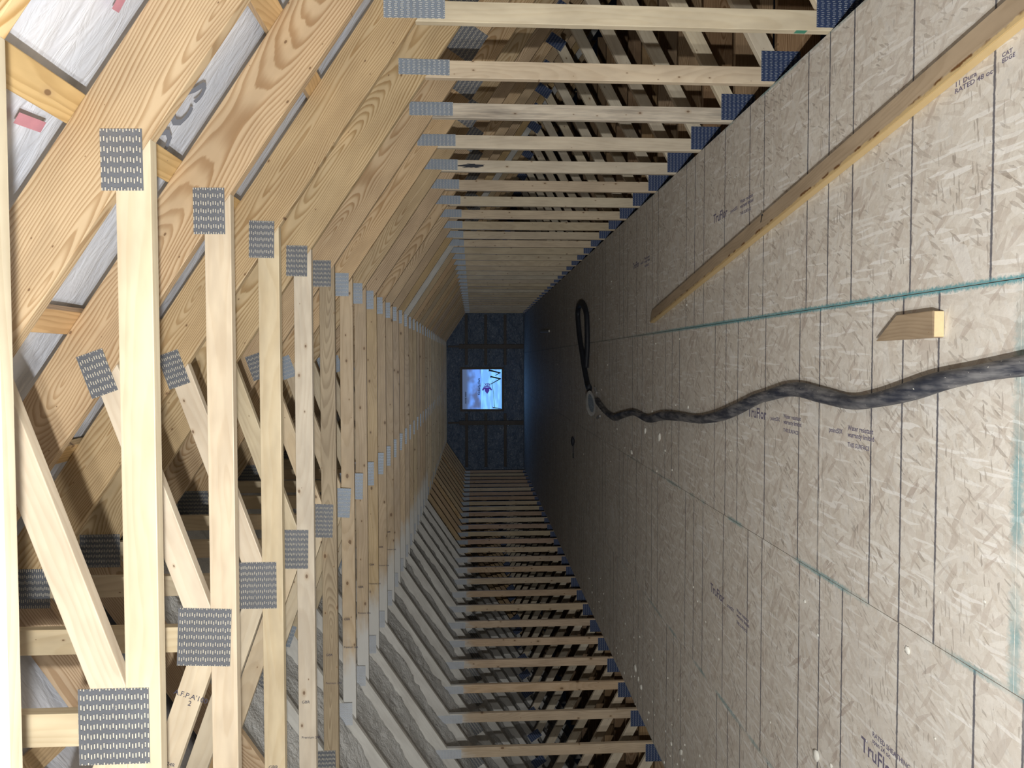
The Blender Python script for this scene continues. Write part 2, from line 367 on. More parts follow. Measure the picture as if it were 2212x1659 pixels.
for sg, nm in ((1, 'R'), (-1, 'L')):
    SHAPES['rafter'+nm] = board_mesh('rafter'+nm, rafter_poly(sg), axis=(sg, -PITCH))
    st = below_rafter([(sg*HW, -0.020), (sg*(HW+W4), -0.020), (sg*(HW+W4), 2.2), (sg*HW, 2.2)], sg)
    SHAPES['stud'+nm] = board_mesh('stud'+nm, st, axis=(0, 1))
    wb = strip((sg*0.0, 2.515), (sg*1.25, 2.96), W4)
    wb = clip(wb, (0, ZC+W4), (0, -1)); wb = clip(wb, (sg*W4/2, 0), (-sg, 0)); wb = below_rafter(wb, sg)
    SHAPES['web'+nm] = board_mesh('web'+nm, wb, axis=(sg*1.25, 0.445))
    kx = HW
    kw = strip((sg*(kx+0.0), -0.05), (sg*(kx+1.9), 0.97), W4)
    kw = clip(kw, (0, -0.020), (0, -1)); kw = clip(kw, (sg*(kx+W4), 0), (-sg, 0)); kw = below_rafter(kw, sg)
    SHAPES['brace'+nm] = board_mesh('brace'+nm, kw, axis=(sg*1.9, 1.02))
SHAPES['chord'] = board_mesh('chord', [(-5.12, -0.255), (5.12, -0.255), (5.12, -0.021), (-5.12, -0.021)])
def plate_mesh(name, w_, h_):
    bm = bmesh.new(); bm_box(bm, (-w_/2, -0.0022, -h_/2), (w_/2, -0.0001, h_/2))
    me = mesh_from(bm, name); me.materials.append(None); return me
PL = {'heel': plate_mesh('pl_heel', 0.106, 0.158), 'knee': plate_mesh('pl_knee', 0.080, 0.262), 'foot': plate_mesh('pl_foot', 0.158, 0.210),
      'centre': plate_mesh('pl_centre', 0.182, 0.204), 'web': plate_mesh('pl_web', 0.092, 0.152), 'ridge': plate_mesh('pl_ridge', 0.20, 0.17),
      'brace': plate_mesh('pl_brace', 0.11, 0.17), 'splice': plate_mesh('pl_splice', 0.20, 0.20)}
def member(parent, key, name, mat, label=None):
    me, (cx, cz), ang = SHAPES[key]
    o = link(name, me, mat, parent, (cx, 0, cz)); o.rotation_euler = (0, -ang, 0)
    if label: o['label'] = label
    return o
def plate(parent, key, x, z, ang, mat, dy=0.0, rotj=0.0):
    o = link('connector_plate', PL[key], mat, parent, (x, -0.0004-dy, z)); o.rotation_euler = (0, -ang+rotj, 0); return o
def text_mesh(txt, size, name='ink_stamp', font_scale_x=1.0, thick=0.0002, bold=0.0):
    cu = bpy.data.curves.new(name, 'FONT'); cu.body = txt; cu.size = size; cu.extrude = thick; cu.resolution_u = 2; cu.space_line = 0.95; cu.offset = bold
    t = bpy.data.objects.new('tmp', cu); C.objects.link(t)
    bpy.context.view_layer.update()
    me = bpy.data.meshes.new_from_object(t.evaluated_get(bpy.context.evaluated_depsgraph_get()))
    bpy.data.objects.remove(t); bpy.data.curves.remove(cu)
    for v in me.vertices: v.co.x *= font_scale_x
    me.name = name; return me
ST_GBR = text_mesh('GBR', 0.022); ST_PREM = text_mesh('Premium 24R', 0.018); ST_AFPA = text_mesh("A.F.P.A'100\n        2", 0.026)
def stamp(parent, me, x, z, rot=0.0, mat=INK):
    o = link('ink_stamp', me, mat, parent, (x, -0.0008, z))
    # reads toward -z with its top toward +x, facing the camera side (-y)
    o.matrix_local = Matrix.Translation((x, -0.0008, z)) @ Matrix.Rotation(rot, 4, 'Y') @ Matrix(((0, 1, 0, 0), (0, 0, -1, 0), (-1, 0, 0, 0), (0, 0, 0, 1)))
    return o

ORD = {2: 'nearest', 3: 'second', 4: 'third', 5: 'fourth', 6: 'fifth', 7: 'sixth', 8: 'seventh', 9: 'eighth', 10: 'ninth', 11: 'tenth', 12: 'eleventh', 13: 'twelfth', 14: 'thirteenth',
       15: 'fourteenth', 16: 'fifteenth', 17: 'sixteenth', 18: 'seventeenth', 19: 'eighteenth', 20: 'nineteenth', 21: 'twentieth', 22: 'twenty-first', 23: 'twenty-second', 24: 'twenty-third',
       25: 'twenty-fourth', 26: 'twenty-fifth', 27: 'twenty-sixth', 28: 'twenty-seventh', 29: 'twenty-eighth', 30: 'twenty-ninth', 31: 'thirtieth', 32: 'thirty-first', 33: 'thirty-second',
       34: 'thirty-third', 35: 'thirty-fourth', 36: 'thirty-fifth'}
LAB = {2: 'nearest wooden roof truss, its bright ceiling tie at the picture edge',
       3: 'second wooden roof truss from the camera, widest steel plates, bare pale ceiling tie',
       4: 'third wooden roof truss from the camera, mill stamp on one web',
       5: 'fourth wooden roof truss from the camera, first whose smooth pale knee-wall stud shows',
       6: 'fifth wooden roof truss from the camera, knee-wall stud dotted with small knots',
       7: 'sixth wooden roof truss from the camera, grey weathered ceiling tie and bark-edged stud',
       8: 'seventh wooden roof truss from the camera, ceiling tie misted with foam at one end',
       9: 'eighth wooden roof truss from the camera, black scorch-like stain at the stud top',
       15: 'fourteenth wooden roof truss from the camera, one sloping rafter misted white with foam'}
COLL = {2: SPF, 3: SPF, 4: SPF, 5: SPF, 6: SPFP, 7: SPFG, 8: SPFW, 9: SPFW}
STUD = {5: SPF, 6: SPFK, 7: SPFS, 8: SPFP, 9: SPFP}
sx_ = math.sin(TH); cx_ = math.cos(TH)
KMAX = 36
for k in range(2, KMAX+1):
    rk = random.Random(100+k)
    t = empty('roof_truss', (XC, yk(k), 0))
    foam = 8 <= k <= 21
    lab = LAB.get(k, 'wooden roof truss, %s from the camera%s' % (ORD[k], ', spray foam between its left rafters' if 10 <= k <= 21 else (', bare wood on both slopes' if k > 21 else '')))
    tag(t, lab, 'roof truss', 'roof trusses along the attic')
    member(t, 'rafterR', 'rafter', PINEW if k == 15 else (PINE if rk.random() < 0.7 else PINEK), 'rafter misted white with foam' if k == 15 else None)
    member(t, 'rafterL', 'rafter', PINEW if 7 <= k <= 21 else PINE, 'rafter coated with pale foam mist' if 7 <= k <= 21 else None)
    cm = COLL.get(k) or ([SPFW, SPFW, SPFW][rk.randrange(3)] if foam else (SPFK if rk.random() < 0.8 else SPFR))
    co = member(t, 'collar', 'ceiling_tie', cm, 'grey weathered ceiling tie' if k == 7 else None)
    if cm is SPFW: co.rotation_euler = (0, math.pi, 0); co.location.y = 0.038; co.scale = (1, 1, -1)
    member(t, 'king', 'king_post', SPFK); member(t, 'webR', 'web', SPFP if k < 6 else SPFK); member(t, 'webL', 'web', SPF if k < 6 else SPFK)
    member(t, 'studR', 'knee_wall_stud', STUD.get(k) or (SPFK if rk.random() < 0.8 else SPFP), 'stud with a dark bark edge' if k == 7 else None)
    member(t, 'studL', 'knee_wall_stud', SPFWS if foam else (SPFK if rk.random() < 0.6 else SPFR))
    member(t, 'braceR', 'diagonal_brace', SPFP); member(t, 'braceL', 'diagonal_brace', SPFP)
    member(t, 'chord', 'floor_joist', PINED)
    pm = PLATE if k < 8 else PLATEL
    j = lambda a=0.012: rk.uniform(-a, a)
    # rows of teeth run along local x
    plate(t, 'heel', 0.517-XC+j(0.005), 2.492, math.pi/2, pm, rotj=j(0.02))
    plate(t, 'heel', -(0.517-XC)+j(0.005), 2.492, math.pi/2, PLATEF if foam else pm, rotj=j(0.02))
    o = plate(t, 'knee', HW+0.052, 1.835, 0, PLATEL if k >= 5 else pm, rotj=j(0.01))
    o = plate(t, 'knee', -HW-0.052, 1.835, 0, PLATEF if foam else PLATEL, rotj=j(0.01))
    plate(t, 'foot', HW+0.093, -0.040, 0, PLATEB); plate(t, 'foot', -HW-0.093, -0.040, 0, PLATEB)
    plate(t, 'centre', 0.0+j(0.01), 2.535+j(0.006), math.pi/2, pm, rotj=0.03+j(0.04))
    for sg in (1, -1):
        plate(t, 'web', sg*0.935+j(0.01), 2.873+j(), math.atan2(0.445, sg*1.25)+math.pi/2*0, pm).rotation_euler.y = -math.atan2(0.445*sg, 1.25)+math.pi/2
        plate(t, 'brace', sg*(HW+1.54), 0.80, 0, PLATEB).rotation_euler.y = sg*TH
        plate(t, 'splice', sg*(HW+0.46), 1.63, 0, PLATE).rotation_euler.y = sg*TH
    plate(t, 'ridge', 0, zr+0.05, math.pi/2, PLATE)
    if 5 <= k <= 12:
        stamp(t, ST_GBR, -0.815+j(0.02), ZC+0.072); stamp(t, ST_PREM, -1.01+j(0.05), ZC+0.075)
    if k == 4:
        stamp(t, ST_AFPA, -0.19, 2.64, 0.34); stamp(t, ST_PREM, -0.42, 2.735, 0.34)
    if k == 9:                                  # black stain at the top of the stud
        bm = bmesh.new(); ps = []
        for i in range(24):
            a = i/24*2*math.pi; ps.append(bm.verts.new((HW+0.045+math.cos(a)*0.016*(1+0.5*noise.noise((i*1.37+0.5, 2.1, 0))), -0.0006, 1.60+math.sin(a)*0.09*(1+1.3*noise.noise((i*1.71+0.3, 0.3, 4))))))
        bm.faces.new(ps); link('black_stain', mesh_from(bm, 'stain'), DARKP, t)
    if k == 5:
        bm = bmesh.new(); bm_box(bm, (HW-0.0006, 0.0, 0.105), (HW-0.0001, 0.03, 0.155))
        link('paint_smear', mesh_from(bm, 'smear'), simple('green_paint', (0.08, 0.35, 0.24), 0.6), t)

# ------------------------------------------------------------------ floor: strand-board panels
bm = bmesh.new(); l1 = bm.loops.layers.uv.new('print'); l2 = bm.loops.layers.uv.new('edge')
strips = [(0.238, 1.4555, [(0.35, 1.306, 1.306), (1.306, 3.744, 1.306), (3.744, 6.18, 3.24), (6.18, 8.62, 3.24), (8.62, 11.06, 3.24), (11.06, 13.5, 3.24), (13.5, 15.94, 3.24), (15.94, 18.38, 3.24), (18.38, 20.8, 3.24), (20.8, 22.74, 3.24)]),
          (-0.982, 0.235, [(0.35, 1.990, -0.448), (1.990, 3.172, 0.732), (3.172, 5.06, 2.585), (5.06, 7.50, 2.585), (7.50, 9.94, 2.585), (9.94, 12.38, 2.585), (12.38, 14.82, 2.585), (14.82, 17.26, 2.585), (17.26, 19.7, 2.585), (19.7, 22.74, 2.585)]),
          (-2.178, -0.985, [(0.35, 1.34, 1.34), (1.34, 3.778, 1.34), (3.778, 6.2, 3.216), (6.2, 8.64, 3.216), (8.64, 11.08, 3.216), (11.08, 13.52, 3.216), (13.52, 15.96, 3.216), (15.96, 18.4, 3.216), (18.4, 22.74, 3.216)]),
          (-3.4065, -2.181, [(0.35, 2.5, 0.06), (2.5, 4.94, 2.5), (4.94, 7.38, 2.5), (7.38, 9.82, 2.5), (9.82, 12.26, 2.5), (12.26, 14.7, 2.5), (14.7, 17.1, 2.5), (17.1, 19.5, 2.5), (19.5, 22.74, 2.5)])]
for xa, xb, ps in strips:
    for ya, yb, z0 in ps:
        g_ = 0.0009
        x0, x1, y0, y1 = xa, xb, ya+g_, yb-g_
        # top grid with distance-to-edge uv (split so that interpolation stays exact near edges)
        xs = [x0, x0+0.1, x1-0.1, x1]; ys = [y0, y0+0.1, y1-0.1, y1]
        grid = [[bm.verts.new((x, y, 0.0)) for y in ys] for x in xs]
        ex = [0, 0.1, 0.1, 0]
        for i in range(3):
            for jx in range(3):
                idx = ((i, jx), (i+1, jx), (i+1, jx+1), (i, jx+1))
                f = bm.faces.new([grid[a][b] for a, b in idx])
                for lp, (a, b) in zip(f.loops, idx):
                    lp[l1].uv = (xs[a], ys[b]-z0); lp[l2].uv = (ex[a], ex[b])
        # sides
        lo = {}
        ring = [(0, 0), (1, 0), (2, 0), (3, 0), (3, 1), (3, 2), (3, 3), (2, 3), (1, 3), (0, 3), (0, 2), (0, 1)]
        for a, b in ring: v = grid[a][b]; lo[(a, b)] = bm.verts.new((v.co.x, v.co.y, -0.0185))
        for i in range(12):
            a, b = ring[i], ring[(i+1) % 12]
            f = bm.faces.new((grid[a[0]][a[1]], lo[a], lo[b], grid[b[0]][b[1]]))
            for lp in f.loops: lp[l1].uv = (0, 0.1); lp[l2].uv = (0.05, 0.05)
        f = bm.faces.new([lo[r] for r in ring])
        for lp in f.loops: lp[l1].uv = (0, 0.1); lp[l2].uv = (0.05, 0.05)
bmesh.ops.recalc_face_normals(bm, faces=bm.faces[:])
me = bpy.data.meshes.new('floor'); bm.to_mesh(me); bm.free()
fl = link('floor', me, OSB); fl['kind'] = 'structure'
# printed stamps on the panels (read toward the camera)
def fstamp(txt, x, y, size, sx=1.0, rot=0.0, mat=INKP):
    o = link('ink_stamp', text_mesh(txt, size, 'floor_stamp', sx, bold=size*0.015), mat, fl)
    o.matrix_local = Matrix.Translation((x, y, 0.0006)) @ Matrix.Rotation(-math.pi/2+rot, 4, 'Z')
def fset(x, y, tf=True):
    if tf: fstamp('TruFlor', x, y, 0.082, 1.0, 0.0)
    fstamp('pointSIX', x+0.005, y-0.315, 0.030, 1.1)
    fstamp('Water resistant\nwarranty limited', x+0.028, y-0.475, 0.030, 1.0)
    fstamp('THIS SURFACE', x-0.042, y-0.475, 0.026, 1.0)
fset(0.90, 4.67); fset(-0.325, 4.045); fset(-0.325, 3.415, False); fset(-1.55, 4.67); fset(0.90, 7.05)
fstamp('11 Dura\nRATED 48 oc', 0.895, 2.30, 0.022, 1.4); fstamp('CAT\nEDGE', 0.905, 2.09, 0.018, 1.2)
fstamp('TruFlor', -1.60, 2.80, 0.085, 0.9); fstamp('RATED SHEATHING\nspan 24 oc', -1.50, 2.72, 0.028)

# ------------------------------------------------------------------ roof skin, purlins, membrane
def slope_pt(sg, t, d):
    """t horizontal distance from centre, d perpendicular height above the rafter underside"""
    return Vector((XC+sg*(t+d*math.sin(TH)), 0, zr-t*PITCH+d*math.cos(TH)))
bm = bmesh.new()
for sg in (1, -1):
    for d0, d1 in ((0.300, 0.308),):
        a, b = slope_pt(sg, -0.16, d0), slope_pt(sg, 5.45, d0); c_, d_ = slope_pt(sg, 5.45, d1), slope_pt(sg, -0.16, d1)
        vs0 = [bm.verts.new((p.x, 0.2, p.z)) for p in (a, b, c_, d_)]; vs1 = [bm.verts.new((p.x, YE+0.1, p.z)) for p in (a, b, c_, d_)]
        bm.faces.new(vs0); bm.faces.new(vs1[::-1])
        for i in range(4): bm.faces.new((vs0[i], vs1[i], vs1[(i+1) % 4], vs0[(i+1) % 4]))
ce = link('ceiling', mesh_from(bm, 'ceiling'), METALROOF); ce['kind'] = 'structure'
PUR = [2.555, 2.035, 1.515, 0.995, 0.475, 3.075, 3.595, 4.115, 4.635]
rows = {2.555: 'at knee-wall height', 2.035: 'third up the slope', 1.515: 'across the middle of the slope', 0.995: 'below the ridge row', 0.475: 'highest, beside the ridge', 3.075: 'just outside the knee wall', 3.595: 'behind the knee-wall braces', 4.115: 'low down beyond the knee-wall braces', 4.635: 'lowest of all, beside the eave'}
PURM = wood('purlin_wood', (0.72, 0.53, 0.30), (0.52, 0.35, 0.18), 80, 0.6, 0.5, 0.1, stain=0.2)
for sg, side in ((1, 'right'), (-1, 'left')):
    for t_ in PUR:
        bm = bmesh.new(); L = YE-1.2
        bm_box(bm, (0, 0, -0.0445), (L, 0.038, 0.0445)); bmesh.ops.bevel(bm, geom=bm.edges[:], offset=0.002, segments=1, affect='EDGES')
        o = link('roof_purlin', mesh_from(bm, 'purlin'), PURM)
        p = slope_pt(sg, t_, RD+0.0003)
        dirx = Vector((0, 1, 0)); dz = Vector((sg*cx_, 0, -sx_)); dy = Vector((sg*sx_, 0, cx_))   # x along y, y up-normal, z down slope
        if dirx.cross(dy).dot(dz) < 0: dz = -dz
        m_ = Matrix((dirx, dy, dz)).transposed().to_4x4(); m_.translation = (p.x, 1.2, p.z); o.matrix_world = m_
        tag(o, 'flat wooden roof purlin on the %s-hand slope, %s' % (side, rows[t_]), 'purlin', 'purlins across the rafters')
for sg, side in ((1, 'right'), (-1, 'left')):
    bm = bmesh.new(); nt_, ny = 130, 150; ya, yb = 1.2, (YE if sg > 0 else YE)
    G_ = []
    for i in range(nt_+1):
        t_ = -0.02+5.3*i/nt_; row = []
        for jx in range(ny+1):
            f = jx/ny; y = ya+(yb-ya)*(f**1.7)
            n_ = noise.noise((t_*1.2+sg*7, y*3.5+t_*0.8, 0.3))*0.9+noise.noise((t_*2+y*2, y*9.0, 2.3))*0.25
            d = 0.258+0.022*n_
            p = slope_pt(sg, t_, d); row.append(bm.verts.new((p.x, y, p.z)))
        G_.append(row)
    for i in range(nt_):
        for jx in range(ny): bm.faces.new((G_[i][jx], G_[i+1][jx], G_[i+1][jx+1], G_[i][jx+1]))
    o = link('roof_membrane', mesh_from(bm, 'membrane', True), SHEET)
    tag(o, 'crinkled white plastic membrane stretched over the %s-hand rafters' % side, 'membrane')
    if sg > 0:
        mem = o
def on_slope(name, me, mat, sg, t_, y, d, rot=0.0):
    o = link(name, me, mat, mem)
    p = slope_pt(sg, t_, d)
    xa = Vector((sg*cx_, 0, -sx_)); ya_ = Vector((0, -1, 0)); za = xa.cross(ya_)
    m_ = Matrix((xa, ya_, za)).transposed().to_4x4() @ Matrix.Rotation(rot, 4, 'Z'); m_.translation = (p.x, y, p.z); o.matrix_local = m_
    return o
on_slope('printed_lettering', text_mesh('ocs', 0.24, 'letters', 1.0), INKG, 1, 1.50, 2.475, 0.232, 0.0)
def rect_mesh(w_, h_):
    bm = bmesh.new(); bm_box(bm, (-w_/2, -h_/2, 0), (w_/2, h_/2, 0.0004)); return mesh_from(bm, 'patch')
on_slope('printed_patch', rect_mesh(0.03, 0.10), PINKP, 1, 1.44, 1.86, 0.232, 0.1)
on_slope('printed_patch', rect_mesh(0.16, 0.03), PINKP, 1, 1.80, 1.88, 0.232, 0.15)

# ------------------------------------------------------------------ spray foam between the left rafters
bm = bmesh.new(); nt_, per = 250, 18; k0, k1 = 6, 21
G_ = []
cols = []
for k in range(k0, k1):
    for q in range(per+1):
        cols.append((yk(k)+0.0375+(SP-0.037)*q/per, q/per))
for y, q in cols:
    row = []
    for i in range(nt_+1):
        t_ = 0.02+5.0*i/nt_
        edge = min(q, 1-q)*2
        n_ = noise.noise((t_*4.5, y*6, 1.1))*0.35+abs(noise.noise((t_*10, y*12, 5.1)))*0.5-0.1+noise.noise((t_*24, y*28, 3.3))*0.22
        wv = noise.noise((t_*2.0, y*0.9, 9.0))
        d = 0.100+0.050*n_+0.035*wv-0.035*(1-edge)**2
        if q <= 0.001 or q >= 0.999: d += 0.02
        p = slope_pt(-1, t_, max(0.03, d)); row.append(bm.verts.new((p.x, y, p.z)))
    G_.append(row)
for i in range(len(G_)-1):
    if cols[i][1] == 1.0: continue
    for jx in range(nt_): bm.faces.new((G_[i][jx], G_[i+1][jx], G_[i+1][jx+1], G_[i][jx+1]))
tag(link('spray_foam', mesh_from(bm, 'foam', True), FOAM), 'lumpy off-white spray foam filling the left roof slope between rafters', 'insulation', None, 'stuff')

# ------------------------------------------------------------------ far gable wall
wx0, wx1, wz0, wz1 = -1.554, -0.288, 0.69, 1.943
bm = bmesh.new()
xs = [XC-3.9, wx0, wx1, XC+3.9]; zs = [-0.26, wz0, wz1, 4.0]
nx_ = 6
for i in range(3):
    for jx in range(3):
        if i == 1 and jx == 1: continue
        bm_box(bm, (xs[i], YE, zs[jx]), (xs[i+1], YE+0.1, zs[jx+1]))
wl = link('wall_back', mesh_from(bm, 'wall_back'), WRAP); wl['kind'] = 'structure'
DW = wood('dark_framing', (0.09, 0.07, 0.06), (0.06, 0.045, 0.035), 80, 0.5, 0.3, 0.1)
def beam(name, a, b, parent, mat=DW):
    bm = bmesh.new(); bm_box(bm, (min(a[0], b[0]), min(a[1], b[1]), min(a[2], b[2])), (max(a[0], b[0]), max(a[1], b[1]), max(a[2], b[2])))
    bmesh.ops.bevel(bm, geom=bm.edges[:], offset=0.003, segments=1, affect='EDGES')
    return link(name, mesh_from(bm, name), mat, parent)
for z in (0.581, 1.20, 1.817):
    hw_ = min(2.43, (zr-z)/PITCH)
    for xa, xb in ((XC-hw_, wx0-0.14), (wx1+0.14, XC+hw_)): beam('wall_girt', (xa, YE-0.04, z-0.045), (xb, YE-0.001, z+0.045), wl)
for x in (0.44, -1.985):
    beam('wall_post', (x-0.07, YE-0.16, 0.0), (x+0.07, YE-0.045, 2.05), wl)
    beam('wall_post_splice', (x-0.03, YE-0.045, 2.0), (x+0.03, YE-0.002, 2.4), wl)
# window
wf = empty('window_1', ((wx0+wx1)/2, YE, wz0)); wf['kind'] = 'structure'
def wpart(name, me, mat, loc=(0, 0, 0)):
    o = link(name, me, mat); o.parent = wf; o.location = loc; return o
wo = Vector(((wx0+wx1)/2, YE, wz0)); ww = wx1-wx0; wh = wz1-wz0
bm = bmesh.new(); fw = 0.07
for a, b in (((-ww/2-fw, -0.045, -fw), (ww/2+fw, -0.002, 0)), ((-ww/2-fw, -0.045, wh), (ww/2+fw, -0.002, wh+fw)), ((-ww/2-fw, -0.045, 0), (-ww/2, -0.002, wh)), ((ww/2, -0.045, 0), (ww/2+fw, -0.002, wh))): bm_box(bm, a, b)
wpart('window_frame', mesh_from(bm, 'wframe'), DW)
def backlit():
    m, nt, bs = newmat('backlit_film'); g = N(nt); v = g.coords(); s = g.sep(v)
    # upper half: thinner blue, lower half: brighter overlapped film (two layers of film with different thickness)
    z = g.math('ADD', s[2], g.math('MULTIPLY', g.math('SUBTRACT', g.noise(v, 2.0, 2), 0.5), 0.02))
    low = g.math('SUBTRACT', 1.0, g.ramp(z, 0.655, 0.668))
    n1 = g.noise(g.mapv(v, (1, 1, 1.4)), 2.4, 2, 0.5)
    up = g.mix(g.ramp(n1, 0.35, 0.62), col(0.07, 0.11, 0.27), col(0.13, 0.34, 0.98))
    up = g.mix(g.ramp(z, 0.95, 1.16), up, col(0.055, 0.085, 0.17))
    n2 = g.noise(g.mapv(v, (1, 1, 6)), 1.5, 2, 0.5)
    lo = g.mix(g.ramp(n2, 0.42, 0.6), col(0.16, 0.45, 1.0), col(0.24, 0.66, 1.05))
    c = g.mix(low, up, lo)
    nt.links.new(c, bs.inputs['Emission Color']); bs.inputs['Emission Strength'].default_value = 1.0
    bs.inputs['Base Color'].default_value = col(0.3, 0.4, 0.5); bs.inputs['Roughness'].default_value = 0.4
    return m
bm = bmesh.new(); bm_box(bm, (-ww/2, 0.03, 0), (ww/2, 0.034, wh)); wpart('window_pane', mesh_from(bm, 'pane'), backlit())
PURP = simple('purple_print', (0.05, 0.02, 0.22), 0.6); PURP.node_tree.nodes['Principled BSDF'].inputs['Emission Color'].default_value = (0.05, 0.03, 0.26, 1); PURP.node_tree.nodes['Principled BSDF'].inputs['Emission Strength'].default_value = 1.0; NAVY = simple('navy_print', (0.01, 0.02, 0.06), 0.6)  # glow in the purple stands in for daylight passing through the print
def wtext(txt, size, x, z, mat, rot=0.0):
    o = wpart('printed_lettering', text_mesh(txt, size, 'wtext', bold=size*0.035), mat)
    o.matrix_local = Matrix.Translation((x, 0.028, z)) @ Matrix.Rotation(rot, 4, 'Y') @ Matrix.Rotation(math.pi/2, 4, 'X')
# photo-frame helper: window-local x grows with image up, z grows with image left
wtext('Kimberly-Clark', 0.086, -0.185, 0.70, NAVY); wtext('HOUSE WRAP', 0.06, -0.46, 1.13, NAVY); 
wtext('REX', 0.10, 0.187, 0.366, PURP, -math.pi/2)

def wpoly(pts, mat, name='printed_mark', y=0.0285):
    bm = bmesh.new(); f0 = [bm.verts.new((x, y, z)) for x, z in pts]; f1 = [bm.verts.new((x, y+0.001, z)) for x, z in pts]
    bm.faces.new(f0); bm.faces.new(f1[::-1])
    n = len(pts)
    for i in range(n): bm.faces.new((f0[i], f1[i], f1[(i+1) % n], f0[(i+1) % n]))
    wpart(name, mesh_from(bm, name), mat)
def im(px, py):   # marks measured on an enlarged view of the film: x right = down, y down = left
    return ((840-py)*0.00107, (1425-px)*0.00107)
wpoly([im(*p) for p in ((880, 745), (985, 735), (1085, 745), (1060, 765), (985, 772), (905, 765))], PURP)
wpoly([im(*p) for p in ((888, 775), (985, 792), (1083, 775), (1138, 858), (1105, 880), (1066, 838), (1050, 850), (1055, 890), (990, 982), (922, 895), (924, 850), (906, 838), (872, 885), (834, 862))], PURP)
wpoly([im(*p) for p in ((1040, 250), (1060, 250), (1400, 345), (1400, 352), (1235, 440), (1222, 432), (1330, 362), (1060, 300), (1040, 320))], NAVY)
wpoly([im(*p) for p in ((1085, 440), (1110, 445), (1410, 520), (1410, 532), (1100, 700), (1095, 680), (1340, 540), (1115, 490), (1085, 500))], NAVY)
wpoly([im(*p) for p in ((1135, 590), (1142, 590), (1222, 1395), (1210, 1395))], NAVY)
wpoly([im(*p) for p in ((1150, 1350), (1170, 1380), (1430, 1425), (1425, 1432), (1155, 1410))], NAVY)

# ------------------------------------------------------------------ loose things on the floor
# long 2x4 lying flat
def timber(name, pts, z0, z1, mat, origin, ang):
    bm = bmesh.new(); lo = [bm.verts.new((x, z0*0+0, 0)) for x, y in pts]
    for v, (x, y) in zip(lo, pts): v.co = (x, y, z0)
    hi = [bm.verts.new((x, y, z1)) for x, y in pts]; n = len(pts)
    bm.faces.new(lo[::-1]); bm.faces.new(hi)
    for i in range(n): bm.faces.new((lo[i], lo[(i+1) % n], hi[(i+1) % n], hi[i]))
    bmesh.ops.recalc_face_normals(bm, faces=bm.faces[:])
    bmesh.ops.bevel(bm, geom=bm.edges[:], offset=0.002, segments=2, affect='EDGES')
    R_ = Matrix.Rotation(-ang, 4, 'Z')
    me = bpy.data.meshes.new(name); bm.to_mesh(me); bm.free()
    me.transform(R_ @ Matrix.Translation((-origin[0], -origin[1], 0)))
    # swap so that the grain axes (x along, z across the wide face, y through) match the wood material
    me.transform(Matrix.Rotation(math.pi/2, 4, 'X'))
    o = link(name, me, mat); o.matrix_world = Matrix.Translation((origin[0], origin[1], 0)) @ Matrix.Rotation(ang, 4, 'Z') @ Matrix.Rotation(-math.pi/2, 4, 'X')
    return o
WSIDE = -1.0
def bark_wood():
    m = wood('lumber_bark_edge', (0.60, 0.47, 0.33), (0.46, 0.34, 0.22), 60, 0.4, 0.0, 0.02)
    nt = m.node_tree; g = N(nt); bs = nt.nodes['Principled BSDF']
    src_ = bs.inputs['Base Color'].links[0].from_socket
    oc = g.coords(); s = g.sep(oc)
    e = g.math('ADD', g.math('MULTIPLY', s[2], WSIDE), g.math('MULTIPLY', g.math('SUBTRACT', g.noise(g.mapv(oc, (9, 1, 14)), 1.2, 4, 0.7), 0.5), 0.03))
    wane = g.ramp(e, 0.028, 0.034)
    c = g.mix(wane, src_, col(0.74, 0.55, 0.28))
    bk = g.math('MULTIPLY', g.math('MULTIPLY', g.ramp(e, 0.022, 0.028), g.math('SUBTRACT', 1.0, g.ramp(e, 0.032, 0.038))), g.ramp(g.noise(g.mapv(oc, (5, 1, 5)), 2.0, 3), 0.5, 0.6))
    c = g.mix(bk, c, col(0.20, 0.09, 0.03)); nt.links.new(c, bs.inputs['Base Color'])
    return m
A_ = Vector((0.378, 6.17)); B_ = Vector((1.085, 1.45)); d_ = (B_-A_).normalized(); n_ = Vector((-d_.y, d_.x))
hw2 = 0.047
pts = [A_+n_*hw2+d_*0.03, A_-n_*hw2-d_*0.04, B_-n_*hw2, B_+n_*hw2]
lum = timber('lumber_board', [(p.x, p.y) for p in pts], 0.0, 0.038, bark_wood(), ((A_+B_)/2)[:], math.atan2(d_.y, d_.x))
tag(lum, 'long tan two-by-four with ragged bark edge, lying near the right knee wall', 'lumber')
for i, (f_,) in enumerate(((0.93,), (0.55,), (0.33,))):
    pass
blk = timber('wood_offcut', [(0.072, 2.676), (0.163, 2.545), (0.166, 2.335), (0.075, 2.330)], 0.0, 0.038, wood('offcut_wood', (0.50, 0.38, 0.26), (0.38, 0.27, 0.17), 80, 0.5, 0.2, 0.0), (0.12, 2.45), math.pi/2)
tag(blk, 'short brown wood offcut with one slanted end, lying beside the teal panel seam', 'offcut')
bm = bmesh.new(); bm_box(bm, (0.0775, 2.3290, 0.002), (0.1635, 2.3296, 0.036)); o = link('end_grain', mesh_from(bm, 'endg'), simple('fresh_cut', (0.88, 0.70, 0.42), 0.6, noise_amt=0.08, nscale=90)); o['label'] = 'bright freshly cut end'
wm = blk.matrix_world.copy(); o.parent = blk; o.matrix_parent_inverse = wm.inverted()

